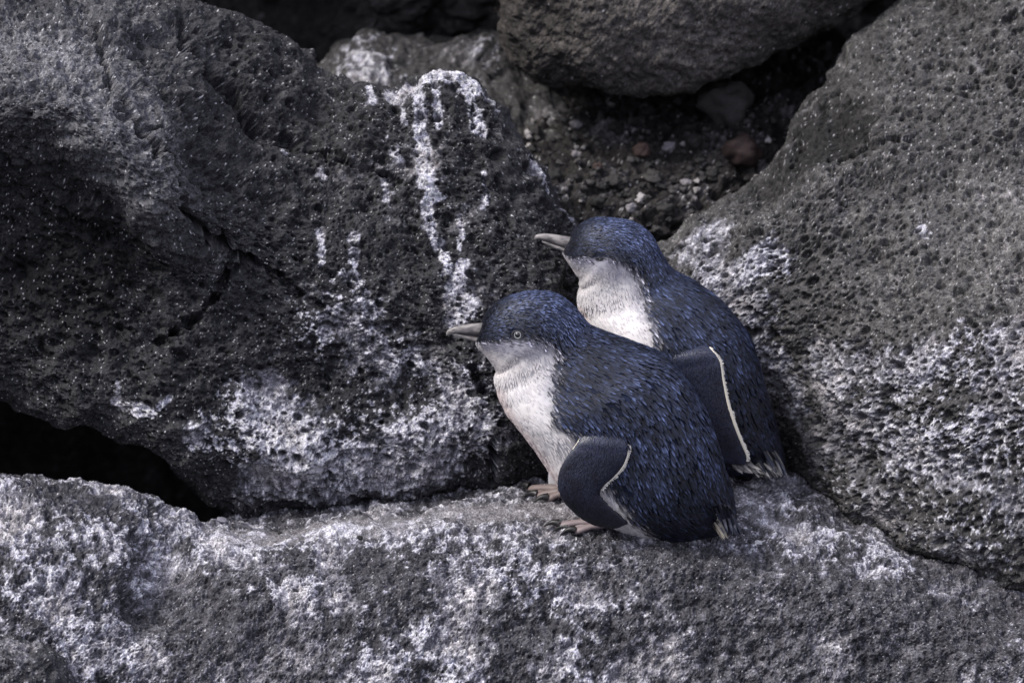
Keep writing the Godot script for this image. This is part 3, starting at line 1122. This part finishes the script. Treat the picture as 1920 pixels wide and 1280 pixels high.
	ledge = build_rock("ledge_rock", "mottled whitish grey rock in front whose dusty ledge carries both penguins", "rock", front, {
		"seed": 31, "lump": 0.013, "mid": 0.0065, "fine": 0.0017, "pit1": 0.003, "pit2": 0.002, "keep1": 0.6, "keep2": 0.3, "f_mot": 52.0, "mot_oct": 5, "soft": 0.13, "film": 0.26,
		"dark": Color(0.024, 0.024, 0.028), "pale": Color(0.31, 0.30, 0.33), "dust": 0.455, "dust_vary": 0.24, "coarse": [6, 1.3, 1, 1, 1, 1.3, 6], "fleck": 0.88,
		"marks": [
			["white", 0.035, [[300, 1040], [330, 1060], [280, 1110]], 0.66],
			["white", 0.03, [[340, 1055], [430, 1030], [560, 1000], [660, 985]], 0.62],
			["white", 0.03, [[120, 960], [200, 980], [270, 1010]], 0.58],
			["white", 0.04, [[150, 1180], [260, 1230]], 0.60],
			["white", 0.025, [[700, 1010], [860, 995], [960, 1000]], 0.52],
			["white", 0.02, [[1280, 1090], [1310, 1100]], 0.6],
			["white", 0.04, [[340, 1100], [420, 1180]], -0.35],
			["white", 0.05, [[300, 1180], [330, 1260]], -0.25],
			["white", 0.04, [[60, 930], [130, 930]], -0.2],
			["white", 0.03, [[480, 1075], [560, 1060]], -0.25],
			["white", 0.03, [[700, 960], [900, 950], [1050, 960]], -0.18],
			["white", 0.04, [[1250, 1050], [1400, 1060]], -0.16],
			["white", 0.09, [[1250, 1200], [1450, 1260], [1700, 1200], [1850, 1250]], -0.24],
			["white", 0.07, [[360, 1120], [480, 1200], [560, 1260]], -0.28],
			["white", 0.05, [[640, 1100], [760, 1130]], -0.15],
			["white", 0.05, [[900, 1160], [1000, 1240]], -0.15],
			["white", 0.06, [[1150, 1060], [1400, 1090], [1620, 1120], [1800, 1180]], -0.16],
			["white", 0.05, [[1040, 1110], [960, 1060], [880, 1040]], 0.56],
			["white", 0.04, [[800, 1180], [870, 1230], [820, 1270]], 0.56],
			["white", 0.03, [[1750, 1060], [1900, 1130]], -0.4],
			["dust", 0.035, [[430, 1000], [560, 985], [720, 975], [860, 960]], 0.9],
			["dust", 0.03, [[860, 960], [960, 950], [1080, 945]], 0.85],
			["dust", 0.03, [[1390, 920], [1430, 960], [1480, 985]], 0.6],
			["hump", 0.05, [[480, 1100], [560, 1130]], 0.012],
			["hump", 0.05, [[300, 1060], [270, 1140]], -0.012],
			["hump", 0.04, [[1350, 1020], [1300, 1016]], -0.006],
		]})

	# --- the big rock on the right
	var right := [
		[[1180, 700, -0.6], [1500, 420, -0.7], [1700, 250, -0.8], [2250, 0, -0.8]],
		[[1180, 560, -0.40], [1250, 500, -0.40], [1320, 440, -0.41], [1400, 400, -0.43], [1460, 350, -0.46], [1560, 190, -0.55], [1700, 60, -0.6], [2250, -160, -0.6]],
		[[1180, 520, -0.28], [1250, 450, -0.28], [1320, 391, -0.29], [1370, 362, -0.30], [1420, 338, -0.32], [1460, 292, -0.35], [1500, 210, -0.40], [1550, 132, -0.43], [1620, 60, -0.45], [1700, -5, -0.45], [1920, -120, -0.42], [2250, -260, -0.40]],
		[[1180, 560, -0.23], [1250, 500, -0.23], [1320, 445, -0.235], [1400, 400, -0.25], [1480, 335, -0.28], [1560, 250, -0.32], [1700, 130, -0.34], [1920, 60, -0.33], [2250, 0, -0.30]],
		[[1180, 600, -0.20], [1250, 550, -0.20], [1320, 500, -0.20], [1450, 410, -0.20], [1560, 335, -0.225], [1700, 285, -0.24], [1920, 250, -0.24], [2250, 200, -0.20]],
		[[1180, 700, -0.20], [1300, 620, -0.18], [1450, 560, -0.16], [1700, 480, -0.135], [1920, 450, -0.10], [2250, 420, -0.05]],
		[[1180, 800, -0.24], [1400, 740, -0.20], [1480, 730, -0.17], [1550, 720, -0.12], [1700, 680, -0.05], [1920, 640, 0.0], [2250, 600, 0.05]],
		[[1180, 860, -0.28], [1400, 840, -0.25], [1460, 850, -0.22], [1530, 860, -0.14], [1650, 850, -0.07], [1800, 850, -0.01], [1920, 850, 0.02], [2250, 850, 0.07]],
		[[1180, 885, -0.32], [1400, 880, -0.28], [1460, 895, -0.24], [1530, 930, -0.15], [1600, 972, -0.10], [1700, 1020, -0.05], [1780, 1052, -0.01], [1850, 1074, 0.0], [1920, 1090, 0.01], [2250, 1130, 0.03]],
		[[1180, 880, -0.42], [1460, 890, -0.36], [1700, 1000, -0.22], [1920, 1060, -0.18], [2250, 1090, -0.18]],
		[[1180, 850, -0.7], [1700, 850, -0.8], [2250, 850, -0.8]],
	]
	build_rock("basalt_boulder", "large grey rock on the right riddled with small holes, whitened behind the penguins", "boulder", right, {
		"seed": 51, "lump": 0.014, "mid": 0.0045, "fine": 0.0013, "pit1": 0.0085, "pit2": 0.0046, "keep1": 0.45, "keep2": 0.12, "f_pit1": 72.0, "f_pit2": 155.0, "squash": Basis(Vector3(0, 0, 1), -0.35).scaled(Vector3(0.8, 1.3, 1.0)),
		"film": 0.34, "dark": Color(0.040, 0.039, 0.039), "pale": Color(0.19, 0.182, 0.177), "dust": -0.05, "dust_vary": 0.16, "coarse": [6, 3, 1, 1, 1, 1, 1, 1, 2, 5], "fleck": 0.88,
		"marks": [
			["bleach", 0.08, [[1500, 200], [1560, 260], [1460, 340]], -0.5],  # shade below the hanging boulder, painted darker
			["white", 0.05, [[1290, 470], [1330, 520], [1400, 560]], 0.5],
			["white", 0.032, [[1395, 500], [1440, 470], [1460, 490]], 0.72],
			["white", 0.04, [[1420, 610], [1450, 700], [1480, 760]], 0.55],
			["white", 0.06, [[1540, 700], [1640, 720], [1740, 700], [1900, 660]], 0.50],
			["white", 0.10, [[1580, 800], [1700, 900], [1850, 960]], 0.40],
			["white", 0.05, [[1330, 440], [1290, 480]], 0.5],
			["bleach", 0.14, [[1700, 480], [1850, 420], [1900, 560]], 0.25],
			["white", 0.03, [[1680, 740], [1720, 700], [1760, 690]], 0.64],
			["white", 0.07, [[1620, 800], [1740, 840], [1860, 860]], 0.54],
			["white", 0.035, [[1840, 790], [1860, 840]], 0.62],
			["white", 0.07, [[1900, 700], [1900, 950]], 0.42],
			["white", 0.08, [[1560, 880], [1700, 960], [1850, 1020]], 0.36],
			["white", 0.012, [[1730, 430], [1740, 436]], 0.6],
			["hump", 0.013, [[1858, 795], [1862, 800]], -0.012],
			["hump", 0.012, [[1640, 470], [1660, 490]], -0.010],
			["hump", 0.010, [[1575, 432], [1582, 438]], -0.010],
			["hump", 0.012, [[1850, 120], [1856, 124]], -0.012],
			["hump", 0.06, [[1560, 330], [1700, 290], [1850, 270]], 0.010],
			["hump", 0.05, [[1540, 800], [1600, 880]], -0.012],
			["crack", 0.007, [[1540, 300], [1600, 290], [1680, 270]], 0.008],
		]})

	# --- the boulder that hangs in from the top
	var top := [
		[[925, -500, -0.8], [945, -600, -1.0], [1300, -700, -1.1], [1800, -500, -1.0]],
		[[925, -300, -0.6], [945, -420, -0.55], [1300, -480, -0.52], [1700, -330, -0.55], [1800, -200, -0.7]],
		[[925, -100, -0.6], [945, -110, -0.47], [1100, -110, -0.42], [1300, -110, -0.41], [1500, -120, -0.42], [1700, -160, -0.45], [1800, -150, -0.65]],
		[[925, 0, -0.6], [940, 10, -0.49], [1000, 50, -0.43], [1150, 65, -0.40], [1300, 55, -0.40], [1500, 5, -0.43], [1700, -90, -0.48], [1800, -130, -0.65]],
		[[925, 30, -0.62], [934, 40, -0.56], [945, 85, -0.51], [962, 118, -0.49], [1010, 141, -0.46], [1060, 153, -0.45], [1110, 166, -0.44], [1150, 173, -0.44], [1200, 183, -0.44], [1260, 175, -0.44], [1330, 151, -0.44], [1400, 127, -0.45], [1480, 96, -0.47], [1550, 54, -0.49], [1600, 24, -0.50], [1650, -2, -0.52], [1720, -45, -0.55], [1800, -110, -0.66]],
		[[925, 20, -0.68], [1000, 110, -0.58], [1200, 150, -0.56], [1500, 60, -0.58], [1800, -130, -0.7]],
		[[925, -200, -1.0], [1300, -100, -1.1], [1800, -300, -1.1]],
	]
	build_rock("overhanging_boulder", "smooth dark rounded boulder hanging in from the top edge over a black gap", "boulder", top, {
		"seed": 71, "mat": "soft", "lump": 0.012, "mid": 0.004, "fine": 0.001, "pit1": 0.004, "pit2": 0.002, "keep1": 0.6, "keep2": 0.4, "dark": Color(0.030, 0.028, 0.027), "pale": Color(0.125, 0.11, 0.10), "dust": -0.3, "fleck": 0.95, "marks": [["bleach", 0.13, [[1180, 60], [1300, 60], [1420, 40]], 0.55]],  # lit part of the bulge painted paler
		"coarse": [5, 3, 1, 1, 1, 4]}, 0.0017)

	# --- the paler rock behind the left boulder
	var back := [
		[[520, 500, -1.0], [800, 400, -1.0], [1130, 500, -1.0]],
		[[520, 250, -0.85], [600, 150, -0.85], [700, 110, -0.85], [900, 100, -0.85], [1130, 250, -0.85]],
		[[520, 220, -0.75], [560, 165, -0.72], [600, 118, -0.70], [640, 80, -0.70], [700, 66, -0.70], [800, 76, -0.70], [900, 66, -0.70], [960, 80, -0.70], [1000, 130, -0.68], [1130, 260, -0.68]],
		[[520, 280, -0.68], [600, 175, -0.62], [700, 150, -0.60], [800, 160, -0.60], [900, 160, -0.60], [1000, 220, -0.58], [1130, 330, -0.55]],
		[[520, 400, -0.65], [700, 300, -0.55], [900, 300, -0.53], [1000, 330, -0.5], [1130, 430, -0.5]],
		[[520, 700, -0.65], [900, 700, -0.55], [1130, 700, -0.5]],
	]
	build_rock("pale_rock", "blurred paler grey rock behind the left boulder, under the top edge", "rock", back, {
		"seed": 91, "mat": "soft", "lump": 0.02, "mid": 0.004, "fine": 0.001, "keep1": 0.8, "pit1": 0.003, "dark": Color(0.05, 0.048, 0.048), "pale": Color(0.16, 0.155, 0.155), "dust": 0.05, "dust_vary": 0.25, "fleck": 0.9,
		"coarse": [4, 2, 1, 1, 2], "marks": [["white", 0.06, [[650, 100], [710, 115]], 0.47], ["white", 0.03, [[900, 95], [920, 120]], 0.4]]}, 0.002)

	# --- rubble between the boulders
	var rubble := [
		[[930, 60, -1.1], [1200, 60, -1.1], [1560, 60, -1.1]],
		[[930, 160, -0.75], [1100, 160, -0.75], [1300, 150, -0.75], [1560, 140, -0.75]],
		[[930, 240, -0.55], [1100, 260, -0.52], [1250, 260, -0.52], [1380, 220, -0.55], [1560, 230, -0.6]],
		[[930, 330, -0.40], [1100, 350, -0.40], [1300, 340, -0.42], [1560, 340, -0.50]],
		[[930, 450, -0.33], [1100, 450, -0.33], [1300, 440, -0.36], [1560, 440, -0.45]],
		[[930, 620, -0.34], [1560, 620, -0.45]],
	]
	var bed := build_rock("rubble_slope", "dark slope of small broken stones in the hollow between the boulders", "ground", rubble, {
		"seed": 111, "kind": "structure", "lump": 0.02, "mid": 0.016, "fine": 0.002, "f_mid": 30.0, "pit1": 0.006, "keep1": 0.5, "dark": Color(0.014, 0.0125, 0.0125), "pale": Color(0.075, 0.068, 0.066), "dust": 0.0, "dust_vary": 0.25, "fleck": 0.88, "coarse": [3, 1, 1, 1, 2]}, 0.002)
	rock_mat.bed = bed

	# --- the dark boulder that closes the pile at the back
	var wall := [
		[[-700, -700, -1.9], [900, -900, -2.0], [2600, -700, -1.9]],
		[[-700, -700, -0.75], [200, -760, -0.62], [900, -800, -0.55], [1700, -760, -0.6], [2600, -700, -0.75]],  # unseen overhang, added so the gap below stays dark
		[[-700, -420, -0.72], [200, -440, -0.58], [900, -430, -0.50], [1700, -430, -0.56], [2600, -420, -0.75]],
		[[-700, -150, -1.2], [200, -150, -1.25], [520, -150, -1.2], [680, -140, -0.86], [900, -140, -0.80], [1700, -150, -0.9], [2600, -150, -1.05]],
		[[-700, 60, -1.4], [200, 60, -1.4], [540, 60, -1.3], [700, 20, -0.84], [1000, 40, -0.9], [1700, 100, -1.0], [2600, 60, -1.1]],
		[[-700, 500, -1.5], [900, 400, -1.1], [2600, 500, -1.3]],
		[[-700, 1500, -1.2], [900, 1500, -1.1], [2600, 1500, -1.3]],
	]
	build_rock("back_boulder", "dark shaded boulder face at the very back along the top edge", "boulder", wall, {
		"seed": 131, "mat": "soft", "lump": 0.03, "mid": 0.006, "dark": Color(0.045, 0.042, 0.042), "pale": Color(0.14, 0.13, 0.127), "dust": -0.4, "fleck": 0.97}, 0.006)

	# --- the small dark stone in the near left corner
	var corner := [
		[[-200, 1240, 0.16], [170, 1300, 0.19]],
		[[-200, 1190, 0.20], [0, 1186, 0.215], [60, 1194, 0.215], [110, 1225, 0.215], [150, 1275, 0.21], [170, 1310, 0.20]],
		[[-200, 1230, 0.25], [0, 1225, 0.255], [80, 1250, 0.25], [140, 1300, 0.235], [170, 1340, 0.22]],
		[[-200, 1380, 0.27], [0, 1380, 0.27], [170, 1400, 0.24]],
		[[-200, 1500, 0.22], [170, 1500, 0.2]],
	]
	build_rock("corner_stone", "small dark stone in the lower left corner on the mottled front rock", "stone", corner, {
		"seed": 151, "lump": 0.006, "mid": 0.005, "dark": Color(0.03, 0.03, 0.034), "pale": Color(0.12, 0.12, 0.125), "dust": 0.1, "dust_vary": 0.2})

func build_birds() -> void:
	var head := [0.10, 0.20, 0.30, 0.39, 0.46, 0.54, 0.64, 0.68, 0.50, 0.34, 0.28, 0.31, 0.30, 0.29, 0.33, 0.30, 0.25, 0.08, 0.0, 0.0]
	penguin("penguin", "nearer penguin crouching on the ledge with open pale eye and folded dark flipper", {
		"z": 0.0, "seed": 5, "tail_z": 0.038, "base": at(1190, 1000, 0.0), "bumps": [[10.3, 1.42, 1.0, 0.42, 0.0075], [7.7, 1.75, 0.55, 0.8, -0.006], [5.0, 1.25, 0.8, 0.5, 0.004], [12.0, 1.2, 0.5, 0.4, -0.004]], "head_end": 6.0, "low": 13.0, "feathers": 17000, "edge": head,
		"body": [
			[892, 641, 905, 606, 13], [893, 645, 916, 585, 27], [899, 654, 933, 569, 39], [911, 667, 960, 556, 49], [923, 680, 1000, 549, 57],
			[930, 690, 1045, 555, 62], [928, 700, 1082, 582, 66], [927, 716, 1106, 611, 72], [932, 742, 1147, 630, 84], [947, 770, 1200, 652, 98],
			[967, 793, 1243, 670, 110], [990, 820, 1279, 704, 117], [1012, 853, 1308, 748, 121], [1035, 888, 1333, 800, 122], [1062, 926, 1350, 848, 119],
			[1100, 962, 1361, 890, 110], [1160, 986, 1371, 925, 94], [1225, 1002, 1377, 950, 72], [1290, 1000, 1376, 974, 44], [1345, 992, 1366, 990, 12]],
		"folds": [[5.4, 0.004, 0.34], [7.2, 0.0016, 0.25], [8.2, 0.0014, 0.25]],
		"beak_up": [[925, 634, 928, 600, 15], [905, 629, 905, 605, 11.5], [882, 626, 880, 607, 9], [860, 624, 858, 610.5, 6.5], [847, 626.5, 846, 614.5, 4.6], [840, 628, 839, 618.5, 3], [837, 630, 836.5, 624, 1.2]],
		"beak_low": [[925, 645, 926, 631, 13], [905, 643, 906, 631, 10], [882, 638, 883, 628, 7.5], [862, 632, 862, 625, 5], [848, 628, 848, 624, 2]],
		"eye": [4.2, 0.545, 0.95],
		"flip_z": 0.062,
		"flip": {"tip_dark": 1.0, "secs": [
			[1078, 768, 1135, 750, 16, -0.035], [1089, 798, 1158, 786, 15, -0.003], [1088, 820, 1174, 822, 13, 0.010], [1077, 838, 1177, 846, 11, 0.013], [1061, 859, 1170, 869, 10, 0.014],
			[1049, 883, 1154, 890, 10, 0.014], [1046, 905, 1134, 908, 9, 0.014], [1050, 926, 1124, 923, 8.5, 0.013], [1062, 945, 1132, 937, 8, 0.011], [1086, 968, 1147, 953, 7, 0.008], [1116, 984, 1161, 965, 6, 0.005], [1150, 989, 1171, 975, 4, 0.003], [1163, 986, 1174, 979, 1.5, 0.002]],
			"fringe": [[2.4, 6.6, 0.0036, true], [6.5, 11.0, 0.0010, true], [0.8, 3.2, 0.0009, false]]},
		"tail": [[1352, 950, 1372, 1000, Color(0.03, 0.035, 0.06), 70, 18], [1340, 975, 1358, 1008, Color(0.20, 0.185, 0.165), 18, 9]],
		"feet": [{"heel": [1165, 990], "toes": [[1012, 986], [1035, 994], [1052, 1000]], "color": Color(0.50, 0.45, 0.455)},
			{"heel": [1075, 930], "toes": [[968, 912], [985, 930], [1010, 938]], "color": Color(0.46, 0.41, 0.40)}]})
	penguin("penguin", "farther penguin standing upright behind, eye closed and beak raised", {
		"z": -0.13, "seed": 9, "tail_z": 0.035, "base": at(1330, 890, -0.13), "bumps": [[10.0, 1.5, 1.0, 0.45, 0.0075], [8.2, 1.75, 0.6, 0.8, -0.006], [5.0, 1.25, 0.8, 0.5, 0.004]], "head_end": 6.0, "low": 11.0, "feathers": 17000,
		"edge": [0.10, 0.22, 0.32, 0.42, 0.49, 0.57, 0.65, 0.72, 0.69, 0.54, 0.47, 0.40, 0.36, 0.34, 0.30, 0.26, 0.2, 0.1, 0.0],
		"body": [
			[1054, 473, 1070, 444, 13], [1061, 484, 1080, 431, 27], [1070, 497, 1095, 420, 39], [1079, 511, 1119, 411, 49], [1087, 523, 1157, 411, 57],
			[1086, 533, 1191, 421, 62], [1083, 548, 1223, 446, 66], [1083, 566, 1244, 483, 70], [1088, 588, 1266, 511, 80], [1098, 612, 1306, 533, 95],
			[1115, 645, 1347, 565, 108], [1135, 690, 1382, 600, 115], [1155, 740, 1408, 642, 117], [1180, 790, 1426, 697, 115], [1215, 833, 1444, 762, 107],
			[1265, 860, 1459, 815, 92], [1320, 872, 1467, 852, 68], [1390, 877, 1467, 873, 40], [1432, 884, 1462, 884, 14]],
		"folds": [[5.2, 0.004, 0.34], [7.6, 0.0014, 0.3], [9.0, 0.0014, 0.3]],
		"beak_up": [[1090, 472, 1092, 445, 14], [1069, 467, 1069, 444, 11], [1046, 459, 1044, 440, 9], [1026, 452, 1023, 437.5, 6.5], [1013, 449.5, 1011, 438.5, 4.6], [1006, 449, 1004, 441, 3], [1002.5, 451, 1002, 446, 1.2]],
		"beak_low": [[1092, 482, 1094, 470, 12], [1072, 476, 1073, 466, 9.5], [1048, 469, 1049, 459, 7], [1030, 461, 1030, 454, 4.6], [1016, 454, 1016, 450, 2]],
		"eye": [4.2, 0.50, 0.30],
		"flip_z": 0.068,
		"flip": {"tip_dark": 0.3, "secs": [
			[1240, 628, 1310, 615, 14, -0.035], [1234, 662, 1331, 651, 12, 0.0], [1236, 700, 1349, 676, 12, 0.004], [1244, 735, 1356, 712, 10, 0.005], [1256, 775, 1365, 755, 9, 0.005],
			[1272, 810, 1378, 795, 8, 0.004], [1295, 840, 1390, 826, 7, 0.002], [1330, 860, 1400, 850, 5, 0.0], [1365, 868, 1401, 861, 3, -0.001], [1385, 869, 1398, 866, 1.2, -0.001]],
			"fringe": [[1.0, 8.4, 0.0040, true]]},
		"tail": [[1430, 850, 1452, 888, Color(0.035, 0.04, 0.065), 60, 22], [1425, 868, 1445, 892, Color(0.62, 0.59, 0.53), 40, 24], [1385, 868, 1412, 884, Color(0.5, 0.47, 0.44), 30, 22]],
		"feet": [{"heel": [1300, 885], "toes": [[1195, 880], [1210, 890], [1230, 895]], "color": Color(0.70, 0.60, 0.57)},
			{"heel": [1260, 870], "toes": [[1150, 862], [1165, 872], [1185, 878]], "color": Color(0.66, 0.58, 0.56)}]})

func build_stones() -> void:
	var bed: Dictionary = rock_mat.bed
	var grey := Color(0.36, 0.35, 0.345)
	var pale := Color(0.66, 0.64, 0.66)
	var red := Color(0.34, 0.26, 0.24)
	pebble(bed, 1395, 300, 90, 0.8, Color(0.27, 0.20, 0.19), 301, "dark reddish stone wedged in the gap beside the right rock")
	pebble(bed, 1365, 215, 120, 0.9, grey, 302, "largest grey stone in the dark gap above the reddish stone", "stone")
	pebble(bed, 1200, 285, 40, 0.8, red, 303, "brick red pebble in the middle of the rubble behind the penguins")
	pebble(bed, 1252, 280, 30, 0.8, pale, 304, "pale pebble just right of the brick red pebble in the rubble")
	pebble(bed, 1080, 238, 30, 0.8, pale, 305, "pale pebble high in the rubble under the overhanging boulder")
	pebble(bed, 1080, 292, 24, 0.8, pale, 306, "pale pebble below another, left side of the rubble")
	pebble(bed, 1120, 312, 22, 0.8, red, 307, "small reddish pebble low on the left of the rubble")
	pebble(bed, 1290, 342, 24, 0.8, pale, 308, "bright pebble low on the right of the rubble")
	pebble(bed, 1182, 390, 24, 0.8, pale, 309, "pale pebble above the farther penguin's head")
	var stones := [
		[1000, 250, 40, 0.28, "rough grey stone at the top left end of the rubble beside the pale rock"],
		[1035, 330, 38, 0.20, "dark stone low on the left edge of the rubble beside the dark left boulder"],
		[1150, 240, 34, 0.30, "grey stone just right of the highest pale pebble in the rubble"],
		[1150, 345, 36, 0.26, "grey stone diagonally below and left of the brick red pebble"],
		[1225, 335, 42, 0.32, "flat grey stone directly below the brick red pebble"],
		[1300, 270, 44, 0.24, "dull grey stone between the dark reddish stone and a pale pebble"],
		[1335, 335, 36, 0.22, "small brownish stone under the dark reddish stone in the gap"],
		[1245, 395, 38, 0.28, "grey stone in the lowest right corner of the rubble above the right rock"],
		[1120, 385, 34, 0.20, "dark stone just above the farther penguin's forehead"],
		[1215, 212, 40, 0.20, "shadowed stone close under the lowest bulge of the overhanging boulder"],
	]
	for k in stones.size():
		var m: Array = stones[k]
		pebble(bed, m[0], m[1], m[2], 0.75, Color(m[3], m[3] * 0.96, m[3] * 0.94) * 0.85, 320 + k, m[4], "stone", "", "rubble_stone")
	# the small gravel between them that nobody could count
	rng.seed = 77
	var gx: Array[Transform3D] = []
	var gc := PackedColorArray()
	for i in 420:
		var p := pick(bed, rng.randf_range(965, 1450), rng.randf_range(190, 440))
		var r := rng.randf_range(2.5, 9.0) / PPM
		gx.append(Transform3D(Basis.from_euler(Vector3(rng.randf() * 6.0, rng.randf() * 6.0, 0)).scaled(Vector3(r, r * 0.8, r)), p + Vector3(0, r * 0.3, 0)))
		var g := rng.randf_range(0.012, 0.06) if rng.randf() < 0.94 else rng.randf_range(0.15, 0.4)
		gc.append(Color(g * 1.04, g * 0.98, g * 0.97))
	var gmat := StandardMaterial3D.new()
	gmat.resource_name = "gravel"
	gmat.vertex_color_use_as_albedo = true
	gmat.roughness = 0.85
	var gmesh := pebble_mesh(91, 0.5)
	gmesh.surface_set_material(0, gmat)
	scatter("gravel", gmesh, gx, gc, self)
	tag(get_node("gravel"), "small dark gravel with pale bits between the rubble stones behind the penguins", "gravel", "", "stuff")
	# loose bits on the ledge
	pebble(ledge, 520, 996, 11, 0.6, Color(0.22, 0.21, 0.21), 401, "tiny dark pebble on the dusty ledge, left of the slightly larger one")
	pebble(ledge, 672, 1005, 13, 0.5, Color(0.20, 0.19, 0.19), 402, "slightly larger dark pebble on the dusty ledge, nearer to the penguins")
	pebble(ledge, 1422, 1014, 15, 0.4, Color(0.85, 0.85, 0.88), 403, "white chip on the ledge right of the nearer penguin's tail", "chip", "", "white_chip")
	pebble(ledge, 415, 972, 22, 0.35, Color(0.66, 0.65, 0.70), 404, "pale flake at the left end of the ledge under the boulder", "chip", "", "pale_flake")
